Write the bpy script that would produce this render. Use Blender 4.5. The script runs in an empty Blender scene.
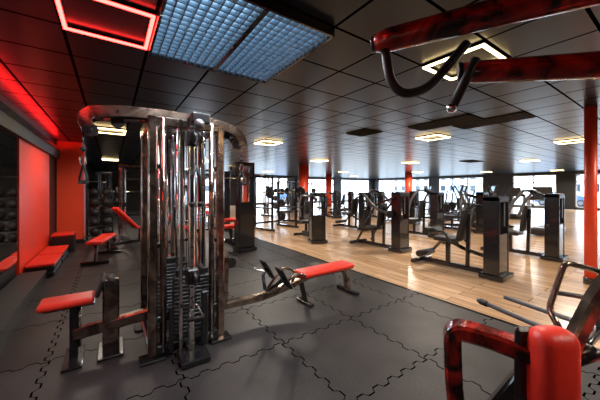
import bpy, bmesh, math, random
from mathutils import Vector, Matrix, Euler
random.seed(7)
sc = bpy.context.scene
H = 2.8
# ------------------------------------------------------------------ materials
MATS = {}
def newmat(name):
    m = bpy.data.materials.new(name); m.use_nodes = True
    nt = m.node_tree; b = nt.nodes.get('Principled BSDF')
    MATS[name] = m
    return m, nt, b
def simple(name, col, rough=0.5, metal=0.0, coat=0.0, emit=None, es=0.0, bump=0.0, bscale=60):
    m, nt, b = newmat(name)
    b.inputs['Base Color'].default_value = (*col, 1)
    b.inputs['Roughness'].default_value = rough
    b.inputs['Metallic'].default_value = metal
    b.inputs['Coat Weight'].default_value = coat
    if emit:
        b.inputs['Emission Color'].default_value = (*emit, 1)
        b.inputs['Emission Strength'].default_value = es
    n = nt.nodes.new('ShaderNodeTexNoise'); n.inputs['Scale'].default_value = bscale
    g = nt.nodes.new('ShaderNodeNewGeometry'); nt.links.new(g.outputs['Position'], n.inputs['Vector'])
    r = nt.nodes.new('ShaderNodeMapRange'); nt.links.new(n.outputs['Fac'], r.inputs['Value'])
    r.inputs['To Min'].default_value = max(0, rough-0.06); r.inputs['To Max'].default_value = min(1, rough+0.06)
    nt.links.new(r.outputs['Result'], b.inputs['Roughness'])
    if bump:
        bp = nt.nodes.new('ShaderNodeBump'); bp.inputs['Strength'].default_value = bump; bp.inputs['Distance'].default_value = 0.01
        nt.links.new(n.outputs['Fac'], bp.inputs['Height']); nt.links.new(bp.outputs['Normal'], b.inputs['Normal'])
    return m
simple('red_upholstery', (0.80, 0.035, 0.018), 0.42, bump=0.15, bscale=120)
simple('black_upholstery', (0.018, 0.018, 0.02), 0.4, bump=0.1)
simple('black_metal', (0.012, 0.012, 0.014), 0.22, 0.0, 0.6)
simple('grey_metal', (0.2, 0.2, 0.21), 0.32, 0.7)
simple('chrome', (0.85, 0.82, 0.79), 0.12, 1.0)
simple('steel_plate', (0.07, 0.07, 0.075), 0.32, 0.8)
simple('black_plastic', (0.016, 0.016, 0.018), 0.32)
simple('white_plastic', (0.75, 0.75, 0.74), 0.35)
simple('black_rubber', (0.012, 0.012, 0.013), 0.55)
simple('screen', (0.02, 0.03, 0.05), 0.1, emit=(0.5, 0.75, 1.0), es=1.2)
simple('wall_dark', (0.022, 0.024, 0.027), 0.45, bump=0.1, bscale=8)
simple('wall_red', (0.85, 0.05, 0.018), 0.35, bump=0.05, bscale=10)
simple('column_red', (0.85, 0.07, 0.025), 0.4, bump=0.05, bscale=10)
simple('mirror_glass', (0.82, 0.84, 0.82), 0.015, 1.0)
simple('frame_white', (0.55, 0.57, 0.6), 0.4)
simple('led_warm', (1, 0.9, 0.7), 0.4, emit=(1.0, 0.70, 0.32), es=14)
simple('led_red', (1, 0.1, 0.05), 0.4, emit=(1.0, 0.025, 0.02), es=26)
simple('added_red_glow', (1, 0.1, 0.05), 0.4, emit=(1.0, 0.01, 0.01), es=28)  # glow of the added strip on the left soffit
simple('grille_light', (0.6, 0.75, 0.9), 0.4, emit=(0.55, 0.78, 0.95), es=5.0)
simple('louvre', (0.22, 0.28, 0.34), 0.3, 0.6)
simple('vent_black', (0.003, 0.003, 0.003), 0.8)
simple('asphalt', (0.25, 0.26, 0.27), 0.8)
simple('facade', (0.65, 0.66, 0.68), 0.8)
simple('facade_b', (0.42, 0.5, 0.6), 0.8)
simple('car_blue', (0.08, 0.16, 0.4), 0.25, 0.3, 0.8)
simple('car_white', (0.8, 0.8, 0.82), 0.25, 0.0, 0.8)
simple('glass_dark', (0.02, 0.03, 0.04), 0.08)
def pattern(name, c1, c2, scale, metal, lo, hi, rough=0.22):
    m, nt, b = newmat(name)
    tc = nt.nodes.new('ShaderNodeTexCoord')
    n = nt.nodes.new('ShaderNodeTexNoise'); n.inputs['Scale'].default_value = scale
    n.inputs['Detail'].default_value = 3; n.inputs['Distortion'].default_value = 2.2
    nt.links.new(tc.outputs['Object'], n.inputs['Vector'])
    r = nt.nodes.new('ShaderNodeValToRGB'); nt.links.new(n.outputs['Fac'], r.inputs['Fac'])
    r.color_ramp.elements[0].position = lo; r.color_ramp.elements[0].color = (*c1, 1)
    r.color_ramp.elements[1].position = hi; r.color_ramp.elements[1].color = (*c2, 1)
    nt.links.new(r.outputs['Color'], b.inputs['Base Color'])
    b.inputs['Metallic'].default_value = metal; b.inputs['Roughness'].default_value = rough
    b.inputs['Coat Weight'].default_value = 0.5
pattern('bronze', (0.15, 0.10, 0.08), (0.62, 0.47, 0.38), 4.5, 0.95, 0.35, 0.70, 0.17)
pattern('flame', (0.03, 0.008, 0.007), (0.6, 0.03, 0.016), 5, 0.35, 0.36, 0.66, 0.2)

def M(nt, op, a, b=None, c=None):
    n = nt.nodes.new('ShaderNodeMath'); n.operation = op
    for i, v in enumerate((a, b, c)):
        if v is None: continue
        if isinstance(v, (int, float)): n.inputs[i].default_value = v
        else: nt.links.new(v, n.inputs[i])
    return n.outputs[0]
def posxyz(nt):
    g = nt.nodes.new('ShaderNodeNewGeometry'); s = nt.nodes.new('ShaderNodeSeparateXYZ')
    nt.links.new(g.outputs['Position'], s.inputs[0]); return g.outputs['Position'], s.outputs[0], s.outputs[1], s.outputs[2]
# rubber puzzle floor
m, nt, b = newmat('rubber_floor')
P, X, Y, Z = posxyz(nt)
def seam(u, v):
    s = M(nt, 'SINE', M(nt, 'MULTIPLY', v, 2*math.pi/0.17))
    s = M(nt, 'MINIMUM', M(nt, 'MAXIMUM', M(nt, 'MULTIPLY', s, 2.2), -1.0), 1.0)
    w = M(nt, 'ADD', M(nt, 'DIVIDE', u, 0.92), M(nt, 'MULTIPLY', s, 0.021))
    d = M(nt, 'ABSOLUTE', M(nt, 'SUBTRACT', M(nt, 'FRACT', w), 0.5))
    return M(nt, 'LESS_THAN', d, 0.0075)
sm = M(nt, 'MAXIMUM', seam(X, Y), seam(Y, X))
n = nt.nodes.new('ShaderNodeTexNoise'); n.inputs['Scale'].default_value = 90; n.inputs['Detail'].default_value = 4; nt.links.new(P, n.inputs['Vector'])
n2 = nt.nodes.new('ShaderNodeTexNoise'); n2.inputs['Scale'].default_value = 1.8; n2.inputs['Detail'].default_value = 8; nt.links.new(P, n2.inputs['Vector'])
mx = nt.nodes.new('ShaderNodeMix'); mx.data_type = 'RGBA'
mx.inputs[6].default_value = (0.010, 0.009, 0.0095, 1); mx.inputs[7].default_value = (0.062, 0.055, 0.056, 1)
mrf = nt.nodes.new('ShaderNodeMapRange'); mrf.inputs['From Min'].default_value = 0.3; mrf.inputs['From Max'].default_value = 0.7
nt.links.new(M(nt, 'ADD', M(nt, 'MULTIPLY', n.outputs['Fac'], 0.5), M(nt, 'MULTIPLY', n2.outputs['Fac'], 0.5)), mrf.inputs['Value'])
nt.links.new(mrf.outputs[0], mx.inputs[0])
mx2 = nt.nodes.new('ShaderNodeMix'); mx2.data_type = 'RGBA'; mx2.inputs[7].default_value = (0.001, 0.001, 0.001, 1)
nt.links.new(sm, mx2.inputs[0]); nt.links.new(mx.outputs[2], mx2.inputs[6]); nt.links.new(mx2.outputs[2], b.inputs['Base Color'])
b.inputs['Roughness'].default_value = 0.5
nt.links.new(M(nt, 'MULTIPLY', M(nt, 'SUBTRACT', 1.0, sm), 0.3), b.inputs['Specular IOR Level'])
bp = nt.nodes.new('ShaderNodeBump'); bp.inputs['Strength'].default_value = 0.25; bp.inputs['Distance'].default_value = 0.004
nt.links.new(M(nt, 'SUBTRACT', n.outputs['Fac'], sm), bp.inputs['Height']); nt.links.new(bp.outputs['Normal'], b.inputs['Normal'])
# wood floor
m, nt, b = newmat('wood_floor')
P, X, Y, Z = posxyz(nt)
cb = nt.nodes.new('ShaderNodeCombineXYZ'); nt.links.new(Y, cb.inputs[0]); nt.links.new(X, cb.inputs[1])
br = nt.nodes.new('ShaderNodeTexBrick'); nt.links.new(cb.outputs[0], br.inputs['Vector'])
br.inputs['Scale'].default_value = 1; br.inputs['Brick Width'].default_value = 1.3; br.inputs['Row Height'].default_value = 0.17
br.inputs['Mortar Size'].default_value = 0.004
br.inputs['Color1'].default_value = (0.70, 0.46, 0.28, 1); br.inputs['Color2'].default_value = (0.48, 0.29, 0.16, 1); br.inputs['Mortar'].default_value = (0.12, 0.07, 0.04, 1)
mp = nt.nodes.new('ShaderNodeMapping'); mp.inputs['Scale'].default_value = (14, 1.2, 1); nt.links.new(P, mp.inputs[0])
n = nt.nodes.new('ShaderNodeTexNoise'); n.inputs['Scale'].default_value = 2.2; n.inputs['Detail'].default_value = 6; nt.links.new(mp.outputs[0], n.inputs['Vector'])
mr = nt.nodes.new('ShaderNodeMapRange'); nt.links.new(n.outputs['Fac'], mr.inputs['Value']); mr.inputs['From Min'].default_value = 0.3; mr.inputs['From Max'].default_value = 0.7
mr.inputs['To Min'].default_value = 0.72; mr.inputs['To Max'].default_value = 1.15
vm = nt.nodes.new('ShaderNodeVectorMath'); vm.operation = 'SCALE'; nt.links.new(br.outputs['Color'], vm.inputs[0]); nt.links.new(mr.outputs[0], vm.inputs['Scale'])
nt.links.new(vm.outputs[0], b.inputs['Base Color']); b.inputs['Roughness'].default_value = 0.25
# ceiling tiles
m, nt, b = newmat('ceiling_tile')
P, X, Y, Z = posxyz(nt)
def grid(u, off):
    f = M(nt, 'FRACT', M(nt, 'DIVIDE', M(nt, 'SUBTRACT', u, off), 0.6))
    d = M(nt, 'MINIMUM', f, M(nt, 'SUBTRACT', 1.0, f))
    return M(nt, 'LESS_THAN', d, 0.022)
gd = M(nt, 'MAXIMUM', grid(X, 0.28), grid(Y, 0.46))
mx = nt.nodes.new('ShaderNodeMix'); mx.data_type = 'RGBA'
mx.inputs[6].default_value = (0.007, 0.012, 0.022, 1); mx.inputs[7].default_value = (0.001, 0.001, 0.002, 1)
nt.links.new(gd, mx.inputs[0]); nt.links.new(mx.outputs[2], b.inputs['Base Color'])
nt.links.new(M(nt, 'MULTIPLY', M(nt, 'SUBTRACT', 1.0, gd), 0.5), b.inputs['Specular IOR Level'])
b.inputs['Specular Tint'].default_value = (0.62, 0.82, 1.0, 1)
n = nt.nodes.new('ShaderNodeTexNoise'); n.inputs['Scale'].default_value = 150; nt.links.new(P, n.inputs['Vector'])
bp = nt.nodes.new('ShaderNodeBump'); bp.inputs['Strength'].default_value = 0.15; bp.inputs['Distance'].default_value = 0.002
nt.links.new(n.outputs['Fac'], bp.inputs['Height']); nt.links.new(bp.outputs['Normal'], b.inputs['Normal'])
b.inputs['Roughness'].default_value = 0.28

# ------------------------------------------------------------------ builder
def fillet(pts, rad=0.08, n=5, closed=False):
    pts = [Vector(p) for p in pts]; out = []
    L = len(pts)
    for i, p in enumerate(pts):
        if not closed and (i == 0 or i == L-1): out.append(p); continue
        a = pts[i-1]; c = pts[(i+1) % L]
        d1 = (a-p); d2 = (c-p); l1 = min(rad, d1.length*0.45); l2 = min(rad, d2.length*0.45)
        p1 = p + d1.normalized()*l1; p2 = p + d2.normalized()*l2
        for k in range(n+1):
            t = k/n
            out.append(p1*(1-t)**2 + p*2*t*(1-t) + p2*t*t)
    return out
class B:
    def __init__(s): s.bm = bmesh.new(); s.mats = []
    def mi(s, m):
        if m not in s.mats: s.mats.append(m)
        return s.mats.index(m)
    def absorb(s, tb, mat, mtx, smooth):
        mi = s.mi(mat); vm = {}
        for v in tb.verts: vm[v] = s.bm.verts.new(mtx @ v.co)
        for f in tb.faces:
            try:
                nf = s.bm.faces.new([vm[v] for v in f.verts]); nf.material_index = mi; nf.smooth = smooth
            except ValueError: pass
        tb.free()
    def box(s, c, size, mat, rot=(0, 0, 0), bev=0.006, seg=1, smooth=False):
        tb = bmesh.new(); bmesh.ops.create_cube(tb, size=1)
        for v in tb.verts: v.co = Vector((v.co.x*size[0], v.co.y*size[1], v.co.z*size[2]))
        bev = min(bev, min(size)*0.45)
        if bev > 0: bmesh.ops.bevel(tb, geom=tb.edges[:], offset=bev, segments=seg, affect='EDGES', profile=0.5)
        mtx = Matrix.Translation(Vector(c)) @ Euler(rot).to_matrix().to_4x4()
        s.absorb(tb, mat, mtx, smooth)
    def pad(s, c, size, mat, rot=(0, 0, 0), r=0.03): s.box(c, size, mat, rot, bev=r, seg=4, smooth=True)
    def sweep(s, pts, prof, mat, closed=False, smooth=True, up=None, caps=True, scale=None):
        pts = [Vector(p) for p in pts]; mi = s.mi(mat); rings = []
        n = len(pts)
        T = []
        for i in range(n):
            if closed: t = pts[(i+1) % n]-pts[i-1]
            elif i == 0: t = pts[1]-pts[0]
            elif i == n-1: t = pts[-1]-pts[-2]
            else: t = (pts[i+1]-pts[i]).normalized()+(pts[i]-pts[i-1]).normalized()
            T.append(t.normalized())
        u = Vector(up) if up else (Vector((0, 0, 1)) if abs(T[0].z) < 0.9 else Vector((0, 1, 0)))
        for i in range(n):
            if up: u = Vector(up)
            sx = T[i].cross(u)
            if sx.length < 1e-4: sx = T[i].cross(Vector((0.3, 1, 0.2)))
            sx.normalize(); u2 = sx.cross(T[i]).normalized()
            if not up: u = u2
            k = scale[i] if scale else 1
            rings.append([s.bm.verts.new(pts[i]+sx*a*k+u2*b_*k) for a, b_ in prof])
        m_ = len(prof)
        rng = range(n) if closed else range(n-1)
        for i in rng:
            A = rings[i]; C = rings[(i+1) % n]
            for j in range(m_):
                f = s.bm.faces.new([A[j], A[(j+1) % m_], C[(j+1) % m_], C[j]]); f.material_index = mi; f.smooth = smooth
        if caps and not closed:
            for r_, rev in ((rings[0], True), (rings[-1], False)):
                f = s.bm.faces.new(r_[::-1] if rev else r_); f.material_index = mi
    def tube(s, pts, r, mat, seg=10, fil=0.0, closed=False, scale=None):
        if fil: pts = fillet(pts, fil, 5, closed)
        s.sweep(pts, [(r*math.cos(2*math.pi*k/seg), r*math.sin(2*math.pi*k/seg)) for k in range(seg)], mat, closed, True, scale=scale)
    def rect(s, pts, w, h, mat, fil=0.0, up=None, closed=False):
        if fil: pts = fillet(pts, fil, 5, closed)
        c = min(w, h)*0.18; a = w/2; b_ = h/2
        pr = [(-a+c, -b_), (a-c, -b_), (a, -b_+c), (a, b_-c), (a-c, b_), (-a+c, b_), (-a, b_-c), (-a, -b_+c)]
        s.sweep(pts, pr, mat, closed, False, up)
    def cyl(s, p1, p2, r, mat, seg=16): s.tube([p1, p2], r, mat, seg)
    def wheel(s, c, axis, r, w, mat, seg=20):
        a = Vector(axis).normalized(); c = Vector(c)
        pts = [c-a*w/2, c-a*w*0.35, c+a*w*0.35, c+a*w/2]
        s.tube(pts, r, mat, seg, scale=[0.93, 1, 1, 0.93])
    def ball(s, c, r, mat):
        tb = bmesh.new(); bmesh.ops.create_uvsphere(tb, u_segments=16, v_segments=10, radius=r)
        s.absorb(tb, mat, Matrix.Translation(Vector(c)), True)
    def mesh(s, name):
        bmesh.ops.recalc_face_normals(s.bm, faces=s.bm.faces[:])
        me = bpy.data.meshes.new(name); s.bm.to_mesh(me); s.bm.free()
        for m_ in s.mats: me.materials.append(MATS[m_])
        return me
    def obj(s, name, loc=(0, 0, 0), rot=0.0):
        return place(name, s.mesh(name), loc, rot)
def place(name, me, loc=(0, 0, 0), rot=0.0):
    o = bpy.data.objects.new(name, me); sc.collection.objects.link(o)
    o.location = loc; o.rotation_euler = (0, 0, rot); return o
def world_obj(b, name, origin):
    o = Vector(origin)
    for v in b.bm.verts: v.co -= o
    return b.obj(name, origin)

# ------------------------------------------------------------------ room shell
XL, XR, YB, YF, XW = -1.23, 28.0, 24.0, -3.5, 3.66
def slab(name, x0, x1, y0, y1, z0, z1, mat, bev=0):
    b = B(); b.box(((x0+x1)/2, (y0+y1)/2, (z0+z1)/2), (x1-x0, y1-y0, z1-z0), mat, bev=bev)
    return world_obj(b, name, ((x0+x1)/2, (y0+y1)/2, z0))
slab('floor', XL-0.2, XW, YF-0.2, YB+0.2, -0.2, 0, 'rubber_floor')
slab('floor_wood', XW, XR+0.2, YF-0.2, YB+0.2, -0.2, 0, 'wood_floor')
slab('trim_1', XW-0.02, XW+0.02, YF, YB, 0, 0.006, 'black_metal')
slab('ceiling', XL-0.2, XR+0.2, YF-0.2, YB+0.2, H, H+0.15, 'ceiling_tile')
b = B()
b.box((XL-0.1, (YF+YB)/2, H/2), (0.2, YB-YF+0.4, H), 'wall_dark', bev=0)
b.box((XL+0.02, 7.35, 1.15), (0.04, 2.55, 2.3), 'wall_red', bev=0)
b.box((XL+0.02, 11.7, 1.15), (0.04, 2.0, 2.3), 'wall_red', bev=0)
world_obj(b, 'wall_left', (XL, 10, 0))
slab('wall_front', XL, XR, YF-0.2, YF, 0, H, 'wall_dark')
# soffit, with an added lip board that hides the red glow strip
b = B()
b.box((XL+0.05, 3.1, 2.43), (0.10, 13.2, 0.26), 'wall_dark', bev=0.005)
b.box((XL+0.11, 3.1, 2.53), (0.02, 13.2, 0.10), 'black_metal', bev=0.003)
world_obj(b, 'trim_2', (XL, 3.1, 2.3))
b = B(); b.box((XL+0.05, 3.1, 2.575), (0.03, 13.0, 0.02), 'added_red_glow', bev=0)  # unseen strip, added to throw red glow on ceiling and upper wall
world_obj(b, 'added_red_strip', (XL+0.05, 3.1, 2.56))
# window walls
def winwall(axis, const, lo, hi, wins, name, thick=0.2):
    b = B(); zs, zt = 0.12, 2.62
    def seg(a, c, z0, z1):
        if axis == 'x': b.box((const+thick/2, (a+c)/2, (z0+z1)/2), (thick, c-a, z1-z0), 'wall_dark', bev=0)
        else: b.box(((a+c)/2, const+thick/2, (z0+z1)/2), (c-a, thick, z1-z0), 'wall_dark', bev=0)
    cur = lo
    for a, c in wins:
        seg(cur, a, 0, H); seg(a, c, 0, zs); seg(a, c, zt, H); cur = c
    seg(cur, hi, 0, H)
    b.obj(name)
    return zs, zt
wr = [(-3, 5.2), (6.2, 9.0), (11.2, 15.4), (16.4, 23.2)]
wb = [(4.6, 8.8), (10, 15), (16.5, 21.3), (22.4, 27.3)]
winwall('x', XR, YF, YB, wr, 'wall_right')
winwall('y', YB, XL, XR+0.2, wb, 'wall_back')
k = 1
for axis, wins in (('x', wr), ('y', wb)):
    for a, c in wins:
        b = B(); n = max(2, round((c-a)/1.4)); f = 0.09
        def bar(u0, u1, z0, z1):
            if axis == 'x': b.box((XR+0.1, (u0+u1)/2, (z0+z1)/2), (0.08, u1-u0, z1-z0), 'frame_white', bev=0.004)
            else: b.box(((u0+u1)/2, YB+0.1, (z0+z1)/2), (u1-u0, 0.08, z1-z0), 'frame_white', bev=0.004)
        bar(a, c, 0.12, 0.2); bar(a, c, 2.54, 2.62); bar(a, c, 1.98, 2.05)
        for i in range(n+1):
            u = a+(c-a)*i/n; u = min(max(u, a+f/2), c-f/2); bar(u-f/2, u+f/2, 0.12, 2.62)
        b.obj('window_%d' % k); k += 1
# columns
def column(x, y, w, name='column', round_=True, mat='column_red'):
    b = B()
    if round_:
        b.tube([(0, 0, 0), (0, 0, H)], w/2, mat, 28)
        b.tube([(0, 0, 0), (0, 0, 0.1)], w/2+0.012, 'black_metal', 28)
    else:
        b.box((0, 0, H/2), (w, w, H), mat, bev=0.012, seg=2)
        b.box((0, 0, 0.05), (w+0.02, w+0.02, 0.1), 'black_metal')
    b.obj(name, (x, y, 0))
column(-0.92, 10.1, 0.58, round_=False)
for x, y in ((8.6, 12.15), (19.9, 13.4), (15.7, 18.4), (9.3, 21.5)): column(x, y, 0.55)
column(6.25, 0.98, 0.15)

# mirror wall
b = B()
b.box((XL+0.015, 2.0, 1.33), (0.03, 7.9, 1.94), 'black_metal')
for i in range(4):
    b.box((XL+0.035, -0.85+i*1.95, 1.33), (0.012, 1.88, 1.86), 'mirror_glass', bev=0)
world_obj(b, 'wall_mirror', (XL, 2.0, 0.36))
b = B()
b.box((XL+0.22, 2.0, 0.09), (0.3, 7.9, 0.18), 'black_metal', bev=0.01)
b.box((XL+0.22, 2.0, 0.19), (0.32, 7.9, 0.02), 'black_rubber')
world_obj(b, 'plinth', (XL+0.22, 2.0, 0))
# ------------------------------------------------------------------ ceiling fixtures
def sqframe(mat, s=0.58, w=0.03):
    b = B(); a = s/2
    for sx, sy, lx, ly in ((0, a-w/2, s, w), (0, -a+w/2, s, w), (a-w/2, 0, w, s-2*w), (-a+w/2, 0, w, s-2*w)):
        b.box((sx, sy, -0.012), (lx+0.012, ly+0.012, 0.024), 'black_metal', bev=0.002)
        b.box((sx, sy, -0.031), (lx, ly, 0.014), mat, bev=0.003)
    return b.mesh('frame')
mw = sqframe('led_warm'); mr_ = sqframe('led_red', w=0.024)
place('neon_ceiling_light', mr_, (-0.02, 2.56, H))
place('added_neon_light', mr_, (-0.62, 0.76, H))  # second neon out of view, added for red glow on the left ceiling
LW = [(-0.02, 7.36), (3.58, 6.76), (7.78, 9.76), (11.98, 7.96), (6.58, 3.76), (15.58, 4.36), (10.18, 1.96), (-0.02, 14.56), (2.98, 1.36),
      (14.38, 15.16), (9.58, 18.16), (19.18, 12.16), (23.38, 9.16), (25.18, 5.56), (3.58, 12.76), (4.18, 18.16), (19.78, 19.36), (6.58, -1.04), (2.38, -1.64), (14.98, -1.04), (19.78, 1.36)]
def lamp(name, x, y, e, col, z=2.7, r=0.03):
    L = bpy.data.lights.new(name, 'SPOT'); L.energy = e; L.color = col; L.spot_size = math.radians(165); L.spot_blend = 0.6; L.shadow_soft_size = r
    o = bpy.data.objects.new(name, L); sc.collection.objects.link(o); o.location = (x, y, z)
for i, (x, y) in enumerate(LW):
    place('square_ceiling_light', mw, (x, y, H))
    # four small bulbs along the frame sides give the soft shadow of a frame-shaped luminaire
    e = 150 if x < 3.2 else 320
    near = x < 8 and y < 8
    if near:
        for dx, dy in ((.27, 0), (-.27, 0), (0, .27), (0, -.27)): lamp('ceiling_lamp', x+dx, y+dy, e/4, (1.0, 0.88, 0.74), 2.72, 0.015)
    else: lamp('ceiling_lamp', x, y, e, (1.0, 0.88, 0.74))
# louvre light
b = B()
for cx in (0.58, 1.18):
    b.box((cx, 2.26, H-0.006), (0.58, 1.18, 0.012), 'grille_light', bev=0)
    for s in (-1, 1):
        b.box((cx+s*0.29, 2.26, H-0.04), (0.022, 1.2, 0.08), 'black_metal', bev=0.002)
        b.box((cx, 2.26+s*0.59, H-0.04), (0.6, 0.022, 0.08), 'black_metal', bev=0.002)
    for i in range(1, 9): b.box((cx-0.29+i*0.58/9, 2.26, H-0.045), (0.009, 1.16, 0.06), 'louvre', bev=0)
    for i in range(1, 18): b.box((cx, 1.67+i*1.18/18, H-0.045), (0.56, 0.009, 0.06), 'louvre', bev=0)
    for ly in (1.8, 2.1, 2.4, 2.7):
        for lx in (-.14, .14): lamp('louvre_lamp', cx+lx, ly, 11, (0.92, 0.96, 1.0), 2.68, 0.015)
world_obj(b, 'louvre_ceiling_light', (0.88, 2.26, H-0.08))
def vent(x, y, nx, ny):
    b = B(); w = 0.6*nx; d = 0.6*ny
    b.box((0, 0, -0.008), (w-0.02, d-0.02, 0.016), 'vent_black', bev=0.003)
    for i in range(int(d/0.06)): b.box((0, -d/2+0.05+i*0.06, -0.02), (w-0.08, 0.012, 0.02), 'vent_black', rot=(0.5, 0, 0), bev=0)
    b.obj('air_vent', (x, y, H))
vent(4.78, 4.36, 1, 1); vent(5.38, 2.86, 1, 2); vent(5.98, 2.26, 1, 2); vent(13.8, 6.0, 2, 1)

# ------------------------------------------------------------------ main multi-station tower
TX, TY = 0.6, 3.05
b = B()
pts4 = [(-.3, -.32), (.3, -.32), (.3, .36), (-.3, .36)]
for x, y in pts4:
    s = 1 if x > 0 else -1
    b.rect([(x, y, 0.02), (x, y, 2.14)], 0.075, 0.075, 'bronze', up=(0, 1, 0))
    b.tube([(x-s*0.085, y-0.01, 0.05), (x-s*0.085, y-0.01, 2.14)], 0.028, 'bronze', 14)
    b.box((x, y, 0.012), (0.2, 0.16, 0.024), 'black_metal')
    for z in (0.35, 1.0, 1.7): b.box((x-s*0.04, y, z), (0.11, 0.05, 0.04), 'black_metal')
for z in (0.07, 2.1):
    b.rect([(p[0], p[1], z) for p in pts4], 0.07, 0.09, 'bronze' if z > 1 else 'black_metal', up=(0, 0, 1), closed=True, fil=0.03)
b.rect([(0, -.46, 0.06), (0, .5, 0.06)], 0.09, 0.08, 'black_metal', up=(0, 0, 1))
b.rect([(0, -.46, 2.1), (0, .5, 2.1)], 0.08, 0.09, 'black_metal', up=(0, 0, 1))
# arched top fascia (two plates) and cable beam
arc = [(-.77, 2.04), (-.79, 2.11), (-.74, 2.17), (-.5, 2.205), (-.2, 2.22), (.2, 2.215), (.42, 2.19), (.58, 2.13), (.64, 2.04), (.64, 1.98)]
arc = fillet([(x, 0, z) for x, z in arc], 0.05, 3)
for y in (-.10, .10):
    b.rect([(p.x, y, p.z) for p in arc], 0.10, 0.022, 'bronze', up=(0, 1, 0))
b.rect([(-.72, 0, 2.15), (-.2, 0, 2.19), (.2, 0, 2.19), (.58, 0, 2.1)], 0.14, 0.05, 'black_metal', up=(0, 0, 1))
for x in (-.55, -.25, .25, .48):
    b.wheel((x, 0, 2.12), (0, 1, 0), 0.055, 0.03, 'black_plastic')
    b.cyl((x, -.12, 2.19), (x, .12, 2.19), 0.012, 'chrome')
# end pulleys and hanging cables
for x in (-.75, .61):
    b.wheel((x, 0, 2.02), (0, 1, 0), 0.06, 0.035, 'black_plastic')
    b.wheel((x, 0, 2.02), (0, 1, 0), 0.02, 0.05, 'chrome')
    b.cyl((x, -.11, 2.02), (x, .11, 2.02), 0.01, 'chrome')
    ex = x-0.05 if x < 0 else x+0.05
    b.cyl((ex, 0, 2.02), (ex, 0, 1.82), 0.006, 'black_metal', 6)
    b.ball((ex, 0, 1.85), 0.022, 'black_rubber')
    b.tube([(ex, 0, 1.80), (ex+.022, 0, 1.77), (ex+.018, 0, 1.72), (ex, 0, 1.70), (ex-.018, 0, 1.72), (ex-.022, 0, 1.77)], 0.006, 'chrome', 8, closed=True)
    b.tube([(ex, 0, 1.71), (ex-.03, .06, 1.6), (ex-.03, .07, 1.56)], 0.009, 'black_rubber', 8)
    b.tube([(ex, 0, 1.71), (ex+.03, -.06, 1.6), (ex+.03, -.07, 1.56)], 0.009, 'black_rubber', 8)
    b.cyl((ex-.03, .08, 1.56), (ex+.03, -.08, 1.56), 0.016, 'black_rubber')
# weight stacks: front, back, left, right
def stack(cx, cy, along, n=15, top=2.06):
    for i in range(n):
        sz = (0.24, 0.10, 0.030) if along == 'x' else (0.10, 0.24, 0.030)
        b.box((cx, cy, 0.15+i*0.036), sz, 'steel_plate', bev=0.004)
        o = (0, -.052, 0) if along == 'x' else (-.052, 0, 0)
        b.box((cx+o[0], cy+o[1], 0.15+i*0.036), (0.02, 0.004, 0.012) if along == 'x' else (0.004, 0.02, 0.012), 'chrome', bev=0)
    zt = 0.15+n*0.036
    b.box((cx, cy, zt+0.02), (0.2, 0.07, 0.06) if along == 'x' else (0.07, 0.2, 0.06), 'black_plastic')
    for s in (-1, 1):
        dx, dy = (s*0.085, 0) if along == 'x' else (0, s*0.085)
        b.cyl((cx+dx, cy+dy, 0.1), (cx+dx, cy+dy, top), 0.011, 'chrome', 10)
    b.cyl((cx, cy, zt), (cx, cy, top), 0.004, 'black_metal', 6)
stack(0, -.25, 'x'); stack(0, .3, 'x'); stack(-.22, .02, 'y', 13); stack(.22, .02, 'y', 13)
# front adjustable column with carriage and handles
b.rect([(0, -.44, 0.06), (0, -.44, 2.12)], 0.05, 0.06, 'chrome', up=(0, 1, 0))
b.rect([(-.085, -.42, 0.06), (-.085, -.42, 2.12)], 0.03, 0.03, 'chrome', up=(0, 1, 0))
for i in range(18): b.box((0, -.472, 0.35+i*0.09), (0.016, 0.003, 0.016), 'vent_black', bev=0)
for z in (1.95, 0.72):
    b.box((0, -.46, z), (0.10, 0.11, 0.14), 'black_plastic', bev=0.012)
    b.wheel((0, -.56, z), (1, 0, 0), 0.055, 0.03, 'black_plastic')
    b.box((0.03, -.54, z), (0.008, 0.12, 0.07), 'black_metal'); b.box((-0.03, -.54, z), (0.008, 0.12, 0.07), 'black_metal')
b.ball((0.03, -.60, 2.06), 0.045, 'grey_metal')
b.box((0.06, -.50, 2.13), (0.16, 0.12, 0.10), 'black_plastic', bev=0.02, seg=2)
b.cyl((0, -.61, 1.95), (0, -.61, 1.7), 0.004, 'black_metal', 6)
b.tube([(0, -.61, 1.70), (-.03, -.61, 1.6), (-.035, -.61, 1.38)], 0.012, 'black_rubber', 8)
b.tube([(0, -.61, 1.70), (.03, -.61, 1.6), (.035, -.61, 1.38)], 0.012, 'black_rubber', 8)
b.ball((-.035, -.61, 1.37), 0.024, 'black_rubber'); b.ball((.035, -.61, 1.37), 0.024, 'black_rubber')
b.cyl((0, -.6, 0.72), (0, -.6, 0.5), 0.004, 'black_metal', 6)
b.tube([(0, -.6, 0.52), (-.06, -.6, 0.40), (.06, -.6, 0.40)], 0.008, 'chrome', 8, fil=0.02, closed=True)
b.cyl((-.07, -.6, 0.39), (.07, -.6, 0.39), 0.018, 'black_rubber')
for sx in (-.14, .13): b.tube([(sx, -.36, 2.05), (sx, -.40, 1.4), (sx*.8, -.42, .8)], 0.005, 'black_metal', 6)
b.rect([(-.16, -.40, 0.45), (-.16, -.40, 0.06)], 0.04, 0.03, 'black_metal', up=(0, 1, 0))
b.box((0.12, -.42, 0.3), (0.06, 0.05, 0.5), 'black_plastic', bev=0.01)
b.box((0, -.52, 0.03), (0.24, 0.24, 0.05), 'black_metal', bev=0.01)
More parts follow.
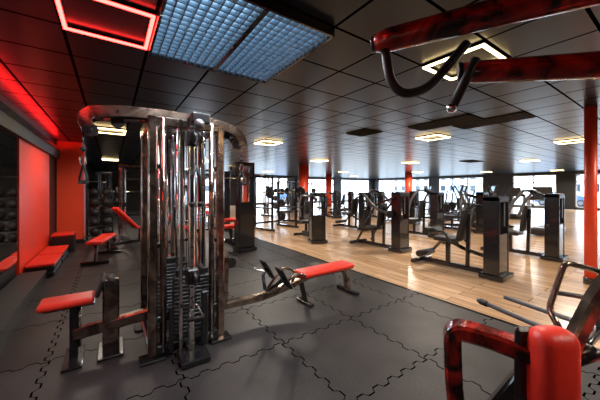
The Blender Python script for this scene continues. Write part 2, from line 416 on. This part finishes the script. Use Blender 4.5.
# left station (seat)
b.rect([(-.3, .05, 0.27), (-.87, .08, 0.22)], 0.09, 0.10, 'bronze', up=(0, 0, 1))
b.rect([(-.6, .06, 0.02), (-.6, .06, 0.66)], 0.13, 0.07, 'bronze', up=(0, 1, 0))
b.box((-.6, .06, 0.012), (0.2, 0.34, 0.024), 'black_metal')
b.rect([(-.87, .08, 0.02), (-.87, .08, 0.48)], 0.06, 0.05, 'black_metal', up=(0, 1, 0))
b.cyl((-.83, .08, 0.1), (-.83, .08, 0.48), 0.014, 'chrome')
b.box((-.87, .08, 0.012), (0.14, 0.4, 0.024), 'black_metal')
b.pad((-.91, .08, 0.52), (0.38, 0.24, 0.06), 'red_upholstery', r=0.026)
b.box((-.89, .08, 0.485), (0.34, 0.18, 0.02), 'black_metal')
b.box((-.68, .06, 0.62), (0.035, 0.26, 0.16), 'black_rubber', rot=(0, 0.35, 0), bev=0.012)
b.cyl((-.6, -.06, 0.64), (-.6, .2, 0.64), 0.035, 'black_rubber')
# right station: low row with long bench
yb = -.12
b.rect([(.3, yb+.05, 0.22), (.9, yb+.02, 0.22), (1.3, yb, 0.30), (1.55, yb, 0.36), (2.16, yb, 0.36), (2.24, yb, 0.26), (2.26, yb, 0.03)], 0.08, 0.09, 'bronze', fil=0.1, up=(0, 1, 0))
b.box((2.26, yb, 0.02), (0.07, 0.42, 0.04), 'black_metal', bev=0.01)
b.rect([(1.42, yb, 0.34), (1.5, yb, 0.03)], 0.05, 0.06, 'black_metal', up=(0, 1, 0)); b.box((1.5, yb, 0.02), (0.07, 0.3, 0.04), 'black_metal')
b.pad((1.84, yb, 0.40), (0.88, 0.27, 0.07), 'red_upholstery', r=0.03)
b.box((1.84, yb, 0.37), (0.8, 0.2, 0.02), 'black_metal')
for s in (-1, 1):
    b.tube([(.92, yb+s*.02, 0.3), (.98, yb+s*.2, 0.42), (1.06, yb+s*.22, 0.5)], 0.022, 'black_metal', fil=0.05)
    b.box((1.05, yb+s*.2, 0.47), (0.03, 0.15, 0.3), 'black_rubber', rot=(0, -0.55, 0), bev=0.012)
    b.tube([(1.0, yb+s*.1, 0.28), (1.25, yb+s*.16, 0.48), (1.4, yb+s*.14, 0.42), (1.45, yb+s*.06, 0.36)], 0.016, 'bronze', fil=0.06)
b.rect([(.42, yb+.03, 0.2), (.44, yb+.03, 0.75)], 0.07, 0.06, 'bronze', up=(0, 1, 0))
b.wheel((.5, yb+.03, 0.68), (0, 1, 0), 0.06, 0.035, 'black_plastic')
b.cyl((.53, yb+.03, 0.64), (.78, yb+.03, 0.56), 0.004, 'black_metal', 6)
b.tube([(.78, yb+.03, 0.56), (.88, yb-.07, 0.54), (.88, yb+.13, 0.54)], 0.009, 'chrome', 8, fil=0.03, closed=True)
# back station
b.rect([(0, .46, 0.06), (0, .46, 2.1)], 0.05, 0.05, 'chrome', up=(0, 1, 0))
b.rect([(0, .4, 0.2), (0, 1.3, 0.2)], 0.08, 0.09, 'bronze', up=(0, 0, 1))
b.rect([(0, 1.3, 0.02), (0, 1.3, 0.44)], 0.06, 0.06, 'black_metal', up=(0, 1, 0)); b.box((0, 1.3, .02), (0.4, 0.08, 0.04), 'black_metal')
b.pad((0, 1.3, 0.48), (0.3, 0.42, 0.07), 'red_upholstery')
b.obj('multi_station_cable_tower', (TX, TY, 0))

# ------------------------------------------------------------------ near right machines
b = B()
b.tube([(1.028, .870, 2.185), (1.06, .817, 2.19), (1.28, .454, 2.208), (1.53, .04, 2.22), (1.66, -.17, 2.22)], 0.052, 'flame', 20, scale=[0.8, 1, 1.05, 1.1, 1.1])
b.tube([(1.36, .643, 2.05), (1.40, .577, 2.04), (1.61, .227, 1.996), (1.86, -.17, 1.96)], 0.05, 'flame', 20, scale=[0.85, 1, 1.05, 1.1])
b.tube([(1.05, .83, 2.15), (1.049, .80, 1.985), (1.097, .762, 1.925), (1.187, .70, 1.955), (1.33, .60, 2.16)], 0.021, 'black_rubber', 12, fil=0.06)
b.tube([(1.37, .58, 2.09), (1.345, .595, 2.03), (1.276, .639, 1.868)], 0.021, 'black_rubber', 12)
b.ball((1.276, .639, 1.868), 0.022, 'chrome'); b.wheel((1.36, .643, 2.05), (-.515, .857, 0), 0.045, 0.02, 'black_plastic')
b.wheel((1.025, .875, 2.185), (-.515, .857, 0), 0.038, 0.02, 'black_plastic')
b.rect([(1.95, -.25, 0.0), (1.95, -.25, 2.2), (1.66, -.17, 2.22)], 0.1, 0.1, 'flame', fil=0.1, up=(0, 1, 0))
b.cyl((1.66, -.17, 2.22), (1.88, -.17, 1.96), 0.045, 'black_metal')
b.cyl((1.88, -.17, 1.96), (1.95, -.25, 1.96), 0.045, 'black_metal')
b.rect([(1.95, -.9, 0.05), (1.95, -.1, 0.05)], 0.1, 0.1, 'flame', up=(0, 0, 1)); b.rect([(1.5, -.9, 0.05), (2.4, -.9, 0.05)], 0.1, 0.1, 'flame', up=(0, 0, 1))
b.rect([(1.95, -.9, 0.05), (1.95, -.9, 0.42)], 0.07, 0.07, 'black_metal', up=(0, 1, 0))
b.pad((1.95, -.9, 0.47), (0.38, 0.42, 0.08), 'red_upholstery')
world_obj(b, 'overhead_press_machine', (1.95, -.25, 0))

b = B()
b.rect([(1.35, .60, 0.03), (1.30, .645, 0.62), (1.295, .65, 0.865), (1.36, .50, 0.855), (1.41, .39, 0.83)], 0.07, 0.10, 'flame', fil=0.06, up=(-.857, -.515, 0))
b.box((1.35, .6, .02), (0.4, 0.12, 0.04), 'black_metal', rot=(0, 0, -1.0), bev=0.01)
ang = -0.6
b.pad((1.43, .33, 0.785), (0.17, 0.12, 0.34), 'red_upholstery', rot=(0, 0, ang), r=0.055)
b.box((1.415, .385, 0.79), (0.15, 0.03, 0.30), 'black_plastic', rot=(0, 0, ang), bev=0.012)
b.rect([(1.42, .38, 0.80), (1.35, .58, 0.40)], 0.06, 0.06, 'black_metal', up=(0, 0, 1))
b.rect([(1.35, .60, 0.08), (2.3, .05, 0.08)], 0.09, 0.08, 'flame', up=(0, 0, 1))
b.rect([(1.93, .38, 0.06), (1.925, .375, 0.70), (2.05, .289, 0.99), (2.14, .22, 1.12)], 0.07, 0.07, 'bronze', fil=0.08, up=(0.6, 0.8, 0))
b.tube([(2.09, .87, .733), (1.975, .28, .70), (1.96, .20, .70)], 0.015, 'grey_metal')
b.tube([(2.478, .845, .675), (2.344, .33, .68), (2.3, .2, .68)], 0.015, 'grey_metal')
b.wheel((2.08, .83, .73), (.19, .98, 0.05), 0.02, 0.05, 'black_rubber')
b.tube([(2.34, .33, 1.02), (2.175, .446, 1.075), (2.10, .50, .80), (2.02, .42, .71)], 0.016, 'bronze', fil=0.04)
b.tube([(2.34, .33, 1.02), (2.14, .22, 1.02)], 0.016, 'bronze')
b.tube([(2.12, .49, .90), (2.32, .36, .86), (2.344, .33, .68)], 0.014, 'grey_metal', fil=0.04)
b.tube([(1.93, .37, .62), (1.975, .28, .70)], 0.03, 'black_metal'); b.tube([(1.93, .37, .62), (2.344, .33, .68)], 0.022, 'black_metal')
b.rect([(2.1, .14, 0.03), (2.1, .14, 0.45)], 0.07, 0.07, 'black_metal', up=(0, 1, 0)); b.pad((2.1, .0, 0.5), (0.36, 0.34, 0.08), 'red_upholstery')
world_obj(b, 'seated_row_machine', (1.9, .35, 0))

# ------------------------------------------------------------------ machine library (tower at origin, user side +Y)
def shroud(b, h=1.4, w=0.40, d=0.24):
    for s in (-1, 1):
        b.box((s*(w/2-0.02), 0, h/2+0.04), (0.05, d, h-0.08), 'black_metal', bev=0.02, seg=2)
    b.box((0, 0, h-0.05), (w+0.01, d+0.01, 0.10), 'black_plastic', bev=0.025, seg=2)
    b.box((0, -d/2+0.02, h*0.30), (w-0.06, 0.02, h*0.5), 'black_metal', bev=0.004)
    b.box((0, 0, 0.05), (w+0.08, d+0.12, 0.09), 'black_metal', bev=0.015)
    for i in range(14): b.box((0, 0.0, 0.14+i*0.042), (w-0.12, 0.13, 0.036), 'steel_plate', bev=0.003)
    for s in (-1, 1): b.cyl((s*0.08, 0, 0.1), (s*0.08, 0, h-0.08), 0.012, 'chrome', 8)
    b.box((w/2+0.008, 0, h*0.8), (0.004, 0.12, 0.16), 'grey_metal', bev=0)
    b.box((0, -d/2-0.002, h*0.78), (0.03, 0.01, h*0.28), 'grey_metal', bev=0.003)
def seat(b, y, pm, z=0.48, back=None):
    b.rect([(0, y, 0.06), (0, y, z-0.05)], 0.08, 0.07, 'black_metal', up=(0, 1, 0))
    b.pad((0, y, z), (0.38, 0.40, 0.085), pm)
    if back:
        yy, tilt = back
        b.pad((0, yy, 0.84), (0.32, 0.08, 0.60), pm, rot=(tilt, 0, 0), r=0.035)
        b.rect([(0, yy-0.05, 0.1), (0, yy-0.08, 1.05)], 0.07, 0.06, 'black_metal', up=(0, 1, 0))
def base(b, L=1.25):
    b.rect([(0, 0, 0.06), (0, L, 0.06)], 0.09, 0.08, 'black_metal', up=(0, 0, 1))
    b.rect([(-.32, L, 0.05), (.32, L, 0.05)], 0.08, 0.07, 'black_metal', up=(0, 0, 1))
def chest_press(pm='black_upholstery', acc='grey_metal'):
    b = B(); shroud(b); base(b); seat(b, 0.78, pm, back=(0.50, 0.12))
    b.rect([(0, 0.1, 1.3), (0, .42, 1.46)], 0.08, 0.08, 'black_metal', up=(0, 0, 1))
    b.cyl((-.36, .42, 1.46), (.36, .42, 1.46), 0.03, 'grey_metal')
    for s in (-1, 1):
        b.rect([(s*.34, .42, 1.48), (s*.38, .62, 1.2), (s*.36, .74, .84)], 0.06, 0.05, acc, fil=0.1, up=(1, 0, 0))
        b.tube([(s*.36, .74, .86), (s*.36, .98, .86), (s*.22, .98, .86)], 0.018, 'black_rubber', fil=0.05)
        b.tube([(s*.36, .76, .84), (s*.36, .98, .86), (s*.34, .98, 1.04)], 0.018, 'black_rubber', fil=0.05)
    return b.mesh('chest_press')
def leg_extension(pm='black_upholstery', acc='grey_metal'):
    b = B(); shroud(b, 1.38); base(b, 1.35); seat(b, 0.8, pm, z=0.55, back=(0.50, 0.2))
    b.wheel((.27, 1.02, .5), (1, 0, 0), 0.13, 0.05, acc)
    b.rect([(.27, 1.02, .5), (.27, 1.25, .22)], 0.05, 0.05, acc, up=(1, 0, 0))
    b.cyl((-.24, 1.27, .2), (.27, 1.27, .2), 0.06, pm)
    b.cyl((-.24, 1.12, .68), (.27, 1.12, .68), 0.06, pm); b.rect([(.27, 1.02, .5), (.27, 1.12, .68)], 0.04, 0.04, acc, up=(1, 0, 0))
    for s in (-1, 1): b.tube([(s*.14, .55, .52), (s*.3, .6, .52), (s*.3, .72, .72), (s*.3, .88, .72)], 0.02, 'black_rubber', fil=0.06)
    b.rect([(.0, .0, .3), (.2, .6, .36), (.27, 1.02, .5)], 0.06, 0.06, 'black_metal', fil=0.1, up=(0, 0, 1))
    b.rect([(0, .1, 1.1), (0, .3, 1.22), (0, .46, 1.12)], 0.06, 0.06, 'black_metal', fil=0.06, up=(1, 0, 0))
    return b.mesh('leg_extension')
def row(pm='black_upholstery', acc='grey_metal'):
    b = B(); shroud(b); base(b, 1.3); seat(b, 1.0, pm)
    b.rect([(0, .72, .06), (0, .66, .8)], 0.07, 0.07, 'black_metal', up=(0, 1, 0)); b.pad((0, .74, .95), (.26, .09, .36), pm)
    b.rect([(0, .1, 1.2), (0, .5, 1.3)], 0.08, 0.08, 'black_metal', up=(0, 0, 1)); b.cyl((-.3, .5, 1.3), (.3, .5, 1.3), .03, 'grey_metal')
    for s in (-1, 1):
        b.rect([(s*.3, .5, 1.32), (s*.36, .56, 1.0), (s*.34, .46, .7)], 0.05, 0.05, acc, fil=0.1, up=(1, 0, 0))
        b.tube([(s*.34, .5, .95), (s*.34, .72, .95), (s*.2, .74, .95)], .018, 'black_rubber', fil=.05)
        b.box((s*.2, .5, .2), (.16, .2, .02), 'black_rubber', rot=(.7, 0, 0))
    return b.mesh('row')
def shoulder_press(pm='black_upholstery', acc='grey_metal'):
    b = B(); shroud(b, 1.42); base(b, 1.3); seat(b, 0.8, pm, back=(0.52, 0.1))
    for s in (-1, 1):
        b.rect([(s*.26, .1, .9), (s*.38, .4, 1.0), (s*.4, .8, 1.38)], 0.05, 0.06, acc, fil=0.15, up=(1, 0, 0))
        b.tube([(s*.4, .8, 1.38), (s*.4, 1.0, 1.36), (s*.22, 1.0, 1.36)], .018, 'black_rubber', fil=.05)
        b.wheel((s*.28, .1, .9), (1, 0, 0), 0.09, 0.06, 'black_plastic')
        b.rect([(s*.26, .0, 1.3), (s*.3, .5, 1.1), (s*.3, 1.1, .1)], 0.045, 0.05, 'black_metal', fil=0.15, up=(1, 0, 0))
    return b.mesh('shoulder_press')
def lat_pulldown(pm='red_upholstery', acc='grey_metal', h=2.15):
    b = B(); shroud(b, h); base(b, 1.3); seat(b, .95, pm)
    b.rect([(0, 0, h-.05), (0, .55, h+.02), (0, .95, h-.02)], .08, .09, 'black_metal', fil=.1, up=(1, 0, 0))
    b.wheel((0, .95, h-.08), (1, 0, 0), .06, .03, 'black_plastic'); b.cyl((0, 1.0, h-.1), (0, 1.0, 1.82), .004, 'black_metal', 6)
    b.tube([(-.55, 1.0, 1.68), (-.4, 1.0, 1.80), (.4, 1.0, 1.80), (.55, 1.0, 1.68)], .016, 'chrome', fil=.05)
    b.rect([(0, .6, .06), (0, .6, .66)], .07, .07, 'black_metal', up=(0, 1, 0)); b.cyl((-.26, .72, .68), (.26, .72, .68), .055, pm)
    b.rect([(0, .6, .62), (0, .74, .68)], .05, .05, 'black_metal', up=(1, 0, 0))
    return b.mesh('lat')
def cable_cross(w=1.2, h=2.25):
    b = B()
    for s in (-1, 1):
        x = s*w/2
        for y in (-.18, .18): b.rect([(x, y, 0), (x, y, h)], .08, .06, 'bronze', up=(0, 1, 0))
        b.rect([(x, -.4, .04), (x, .4, .04)], .09, .08, 'black_metal', up=(0, 0, 1))
        for i in range(14): b.box((x, 0, .14+i*.042), (.12, .26, .036), 'steel_plate', bev=.003)
        for d in (-.08, .08): b.cyl((x, d, .1), (x, d, h-.1), .012, 'chrome', 8)
        b.rect([(x-s*.12, -.1, .05), (x-s*.12, -.1, h-.1)], .05, .05, 'chrome', up=(0, 1, 0))
        b.box((x-s*.12, -.14, 1.3+s*.3), (.1, .12, .16), 'black_plastic', bev=.01); b.wheel((x-s*.12, -.24, 1.3+s*.3), (1, 0, 0), .05, .03, 'black_plastic')
        b.box((x, 0, h-.02), (.16, .46, .1), 'black_plastic', bev=.02)
    b.rect([(-w/2, 0, h+.02), (w/2, 0, h+.02)], .1, .1, 'bronze', up=(0, 0, 1))
    b.tube([(-.5, -.05, h+.0), (-.3, -.3, h-.08), (.3, -.3, h-.08), (.5, -.05, h+.0)], .018, 'black_rubber', fil=.05)
    return b.mesh('cable_cross')
def squat_rack(h=2.0):
    b = B()
    for x in (-.6, .6):
        for y in (-.5, .5): b.rect([(x, y, 0), (x, y, h)], .075, .075, 'black_metal', up=(0, 1, 0))
        b.rect([(x, -.6, .04), (x, .6, .04)], .09, .08, 'black_metal', up=(0, 0, 1)); b.rect([(x, -.5, h-.04), (x, .5, h-.04)], .075, .075, 'black_metal', up=(0, 0, 1))
        b.rect([(x, -.5, .8), (x, .5, .8)], .04, .06, 'grey_metal', up=(0, 0, 1)); b.box((x, -.56, 1.32), (.06, .1, .08), 'grey_metal')
        for i in range(3):
            b.cyl((x, .5, .4+i*.5), (x*1.5, .5, .4+i*.5), .022, 'chrome', 8); b.wheel((x*1.28, .5, .4+i*.5), (1, 0, 0), .2-.03*i, .09, 'black_rubber', 24)
    for y in (-.5, .5): b.rect([(-.6, y, h-.04), (.6, y, h-.04)], .075, .075, 'black_metal', up=(0, 0, 1))
    b.rect([(-.6, .5, .2), (.6, .5, .2)], .075, .075, 'black_metal', up=(0, 0, 1))
    b.cyl((-1.05, -.58, 1.38), (1.05, -.58, 1.38), .014, 'chrome', 10)
    for s in (-1, 1):
        b.cyl((s*.72, -.58, 1.38), (s*1.08, -.58, 1.38), .025, 'chrome', 10); b.wheel((s*.78, -.58, 1.38), (1, 0, 0), .21, .06, 'black_rubber', 24)
    return b.mesh('rack')
def flat_bench(pm='red_upholstery', L=1.15, tilt=0.0):
    b = B()
    b.pad((0, 0, .43), (L, .28, .075), pm); b.rect([(-.48, 0, .36), (.48, 0, .36)], .06, .06, 'black_metal', up=(0, 0, 1))
    for s in (-1, 1):
        b.rect([(s*.4, 0, .36), (s*.5, 0, .04)], .06, .05, 'black_metal', up=(0, 1, 0)); b.rect([(s*.5, -.24, .035), (s*.5, .24, .035)], .06, .06, 'black_metal', up=(0, 0, 1))
    return b.mesh('bench')
def adj_bench(pm='red_upholstery'):
    b = B()
    b.rect([(-.6, 0, .1), (.5, 0, .1)], .07, .07, 'black_metal', up=(0, 0, 1))
    for x in (-.6, .5): b.rect([(x, -.28, .04), (x, .28, .04)], .07, .07, 'black_metal', up=(0, 0, 1)); b.rect([(x, 0, .04), (x, 0, .12)], .07, .07, 'black_metal', up=(0, 1, 0))
    b.rect([(.1, 0, .1), (.12, 0, .42)], .07, .06, 'black_metal', up=(0, 1, 0)); b.pad((.28, 0, .46), (.36, .3, .075), pm, rot=(0, -.15, 0))
    b.pad((-.25, 0, .74), (.08, .28, .78), pm, rot=(0, -.75, 0)); b.rect([(-.45, 0, .12), (-.22, 0, .68)], .05, .05, 'grey_metal', up=(0, 1, 0))
    return b.mesh('adj')
def treadmill():
    b = B()
    b.box((0, 0, .11), (.72, 1.7, .14), 'black_plastic', bev=.03, seg=2); b.box((0, .08, .185), (.5, 1.5, .02), 'black_rubber')
    b.box((0, -.72, .2), (.7, .34, .16), 'black_plastic', bev=.05, seg=3)
    for s in (-1, 1):
        b.box((s*.3, .1, .195), (.09, 1.45, .03), 'grey_metal', bev=.01)
        b.rect([(s*.34, -.7, .15), (s*.36, -.58, 1.2)], .06, .1, 'grey_metal', up=(1, 0, 0)); b.tube([(s*.36, -.6, 1.05), (s*.36, -.1, .98), (s*.36, 0, .9)], .025, 'black_rubber', fil=.1)
    b.box((0, -.58, 1.2), (.78, .2, .1), 'black_plastic', rot=(-.4, 0, 0), bev=.03, seg=2)
    b.box((0, -.66, 1.42), (.5, .05, .32), 'black_plastic', rot=(.25, 0, 0), bev=.02); b.box((0, -.63, 1.42), (.44, .012, .26), 'screen', rot=(.25, 0, 0), bev=0)
    return b.mesh('treadmill')
def elliptical():
    b = B()
    b.rect([(0, -.8, .08), (0, .8, .08)], .12, .1, 'black_plastic', up=(0, 0, 1))
    for y in (-.8, .8): b.rect([(-.32, y, .05), (.32, y, .05)], .09, .08, 'black_plastic', up=(0, 0, 1))
    b.wheel((0, -.5, .42), (1, 0, 0), .33, .2, 'black_plastic', 28); b.wheel((0, -.5, .42), (1, 0, 0), .12, .24, 'grey_metal')
    b.rect([(0, -.55, .6), (0, -.3, 1.4)], .1, .09, 'grey_metal', up=(1, 0, 0))
    b.box((0, -.3, 1.5), (.42, .07, .34), 'black_plastic', rot=(.3, 0, 0), bev=.03, seg=2); b.box((0, -.262, 1.51), (.3, .01, .2), 'screen', rot=(.3, 0, 0), bev=0)
    for s in (-1, 1):
        b.tube([(s*.24, -.2, .35), (s*.27, -.28, .9), (s*.27, -.2, 1.3), (s*.25, -.05, 1.62)], .022, 'grey_metal', fil=.15)
        b.tube([(s*.26, -.12, 1.45), (s*.25, -.03, 1.65)], .028, 'black_rubber')
        b.rect([(s*.2, -.5, .42+s*.16), (s*.2, .1, .34+s*.06), (s*.2, .75, .2)], .05, .05, 'grey_metal', up=(0, 0, 1)); b.box((s*.2, .2, .38+s*.05), (.16, .38, .05), 'black_rubber', bev=.02)
        b.rect([(s*.2, .45, .15), (s*.2, .8, .12)], .06, .05, 'black_plastic', up=(0, 0, 1))
    return b.mesh('elliptical')
def bike():
    b = B()
    b.rect([(0, -.5, .1), (0, .5, .1)], .1, .1, 'black_plastic', up=(0, 0, 1))
    for y in (-.5, .5): b.rect([(-.28, y, .04), (.28, y, .04)], .08, .08, 'black_plastic', up=(0, 0, 1))
    b.wheel((0, -.3, .38), (1, 0, 0), .26, .16, 'black_plastic', 28)
    b.rect([(0, -.25, .5), (0, -.38, 1.15)], .08, .08, 'grey_metal', up=(1, 0, 0)); b.box((0, -.36, 1.28), (.34, .06, .26), 'black_plastic', rot=(.3, 0, 0), bev=.02); b.box((0, -.325, 1.285), (.26, .01, .16), 'screen', rot=(.3, 0, 0), bev=0)
    b.tube([(-.22, -.05, 1.12), (-.22, -.3, 1.1), (.22, -.3, 1.1), (.22, -.05, 1.12)], .02, 'black_rubber', fil=.1)
    b.rect([(0, .25, .12), (0, .3, .9)], .07, .06, 'grey_metal', up=(1, 0, 0)); b.pad((0, .32, .94), (.24, .3, .09), 'black_upholstery')
    for s in (-1, 1): b.cyl((0, -.02, .36), (s*.16, -.02, .36), .02, 'chrome', 8); b.rect([(s*.14, -.02, .36), (s*.14, -.02+s*.1, .36-s*.14)], .03, .03, 'chrome', up=(1, 0, 0)); b.box((s*.2, -.02+s*.1, .36-s*.14), (.12, .1, .03), 'black_rubber')
    return b.mesh('bike')
def ball_rack():
    b = B()
    for s in (-1, 1):
        b.rect([(s*.3, .12, .0), (s*.3, .12, 1.5)], .05, .05, 'black_metal', up=(0, 1, 0)); b.rect([(s*.3, -.22, .03), (s*.3, .22, .03)], .05, .05, 'black_metal', up=(0, 0, 1))
    for k in range(5):
        z = .2+k*.28
        for y in (-.1, .1): b.cyl((-.32, y, z-.02), (.32, y, z-.02), .012, 'black_metal', 8)
        for s in (-1, 1): b.cyl((s*.3, -.1, z-.02), (s*.3, .12, z-.02), .012, 'black_metal', 8)
        for i in range(2): b.ball((-.14+i*.28, 0, z+.09), .125, 'black_rubber')
    return b.mesh('ball_rack')
def step_platform():
    b = B()
    for k in range(2): b.box((0, 0, .05+k*.1), (.36, .86, .09), 'black_plastic', bev=.02, seg=2)
    b.box((0, 0, .215), (.38, .9, .04), 'red_upholstery', bev=.012)
    return b.mesh('step')
def plyo_box():
    b = B(); b.box((0, 0, .2), (.4, .5, .4), 'black_plastic', bev=.02); b.pad((0, 0, .42), (.42, .52, .06), 'red_upholstery', r=.02)
    return b.mesh('plyo')
ME = dict(chest_press_machine=chest_press(), leg_extension_machine=leg_extension(), row_machine=row(), shoulder_press_machine=shoulder_press(),
          lat_pulldown_machine=lat_pulldown(), cable_crossover_machine=cable_cross(), squat_rack=squat_rack(), flat_bench=flat_bench(), adjustable_bench=adj_bench(),
          treadmill=treadmill(), elliptical_trainer=elliptical(), exercise_bike=bike(), medicine_ball_rack=ball_rack(), step_platform=step_platform(), plyo_box=plyo_box())
PL = [
 ('leg_extension_machine', 5.35, 1.95, 0), ('chest_press_machine', 7.75, 1.75, 0), ('shoulder_press_machine', 5.75, 4.1, 0.05), ('row_machine', 4.75, 6.05, -0.3),
 ('chest_press_machine', 8.3, 4.6, 0), ('leg_extension_machine', 7.6, 6.9, 0), ('row_machine', 10.4, 4.2, 0), ('shoulder_press_machine', 10.8, 7.0, 0.1),
 ('squat_rack', 5.2, 9.2, 0.2), ('cable_crossover_machine', 6.6, 13.6, 0.3), ('lat_pulldown_machine', 3.5, 10.0, 1.57), ('chest_press_machine', 7.0, 9.9, 0.4),
 ('row_machine', 9.6, 10.6, 0.2), ('squat_rack', 9.6, 15.2, 0.2), ('leg_extension_machine', 12.0, 12.0, 0.4), ('chest_press_machine', 6.0, 17.0, 0.4),
 ('elliptical_trainer', 11.2, 5.6, 0.7), ('elliptical_trainer', 12.4, 4.9, 0.7), ('elliptical_trainer', 14.2, 6.8, 0.7), ('elliptical_trainer', 12.9, 7.8, 0.7),
 ('treadmill', 12.0, 2.9, -1.5), ('treadmill', 17.0, 5.2, -1.5),
 ('exercise_bike', 15.8, 8.6, 0.6), ('exercise_bike', 16.8, 7.6, 0.6), ('exercise_bike', 14.4, 10.4, 0.6), ('exercise_bike', 18.5, 9.6, 0.6),
 ('cable_crossover_machine', 0.85, 10.6, 0.0), ('cable_crossover_machine', 2.2, 12.8, 0.3), ('lat_pulldown_machine', -0.2, 13.4, 0.3), ('squat_rack', 1.0, 15.6, 0),
 ('flat_bench', -0.15, 7.3, 1.35), ('adjustable_bench', 0.55, 8.6, 0.4), ('adjustable_bench', 1.5, 8.0, 0.2), ('lat_pulldown_machine', 2.7, 6.3, 0.0),
 ('medicine_ball_rack', -0.24, 9.75, 0.2), ('step_platform', -0.98, 6.7, 0), ('step_platform', -0.98, 7.7, 0), ('plyo_box', -0.93, 8.7, 0),
 ('squat_rack', 13.0, 18.5, 0.3), ('lat_pulldown_machine', 4.6, 14.6, 0.3), ('row_machine', 17.4, 14.6, 0.3), ('chest_press_machine', 11.6, 9.4, 0.3),
]
for nm, x, y, r in PL:
    place(nm, ME[nm], (x, y, 0), r)

# ------------------------------------------------------------------ exterior
slab('street_ground', XR+0.2, 90, -40, 80, -0.3, -0.12, 'asphalt'); slab('street_ground', -20, XR+0.2, YB+0.2, 80, -0.3, -0.12, 'asphalt')
def building(x, y, w, d, h, mat, rot=0):
    b = B(); b.box((0, 0, h/2-.12), (w, d, h), mat, bev=0)
    for fl in range(int(h/3)):
        for i in range(int(d/2.5)):
            b.box((-w/2-.02, -d/2+1.4+i*2.5, 1.7+fl*3), (.08, 1.2, 1.5), 'glass_dark', bev=0); b.box((-w/2-.05, -d/2+1.4+i*2.5, .9+fl*3), (.15, 1.4, .1), 'frame_white', bev=0)
    b.obj('street_building', (x, y, 0), rot)
building(78, 4, 10, 24, 6, 'facade'); building(80, 44, 10, 26, 6, 'facade_b'); building(14, 75, 10, 30, 6, 'facade', 1.57)
def car(x, y, rot, mat):
    b = B(); prof = [(-2.1, .3), (-2.15, .7), (-1.9, .95), (-1.3, 1.0), (-.8, 1.42), (.5, 1.45), (1.15, 1.02), (1.95, .88), (2.15, .6), (2.1, .3)]
    for w, m_ in ((.85, mat),):
        vs = [[b.bm.verts.new((px, s*(w-(.14 if pz > 1.1 else 0)), pz)) for px, pz in prof] for s in (-1, 1)]
        mi = b.mi(m_); n = len(prof)
        for i in range(n): f = b.bm.faces.new([vs[0][i], vs[0][(i+1) % n], vs[1][(i+1) % n], vs[1][i]]); f.material_index = mi
        for v in vs: f = b.bm.faces.new(v); f.material_index = mi
    for s in (-1, 1):
        b.box((-.2, s*.80, 1.2), (1.3, .06, .28), 'glass_dark', rot=(s*.3, 0, 0), bev=.02)
        for px in (-1.35, 1.35): b.wheel((px, s*.8, .32), (0, 1, 0), .32, .2, 'black_rubber'); b.wheel((px, s*.82, .32), (0, 1, 0), .18, .2, 'grey_metal')
    b.obj('parked_car', (x, y, -.12), rot)
car(36, 7.5, 1.57, 'car_blue'); car(36, 13.5, 1.57, 'car_white'); car(38, 1.5, 1.57, 'car_white'); car(20, 32, 0, 'car_blue')

# ------------------------------------------------------------------ world + camera
w = bpy.data.worlds.new('World'); sc.world = w; w.use_nodes = True
bg = w.node_tree.nodes['Background']; bg.inputs[0].default_value = (0.70, 0.85, 1.0, 1); bg.inputs[1].default_value = 11.0
cam = bpy.data.cameras.new('camera'); co = bpy.data.objects.new('camera', cam); sc.collection.objects.link(co)
cam.lens = 16.5; cam.sensor_width = 36; cam.shift_y = -11/600; cam.clip_start = 0.05; cam.clip_end = 300
co.location = (0, 0, 1.5); co.rotation_euler = (math.radians(90), 0, math.radians(-34.5))
sc.camera = co
sc.view_settings.view_transform = 'Standard'
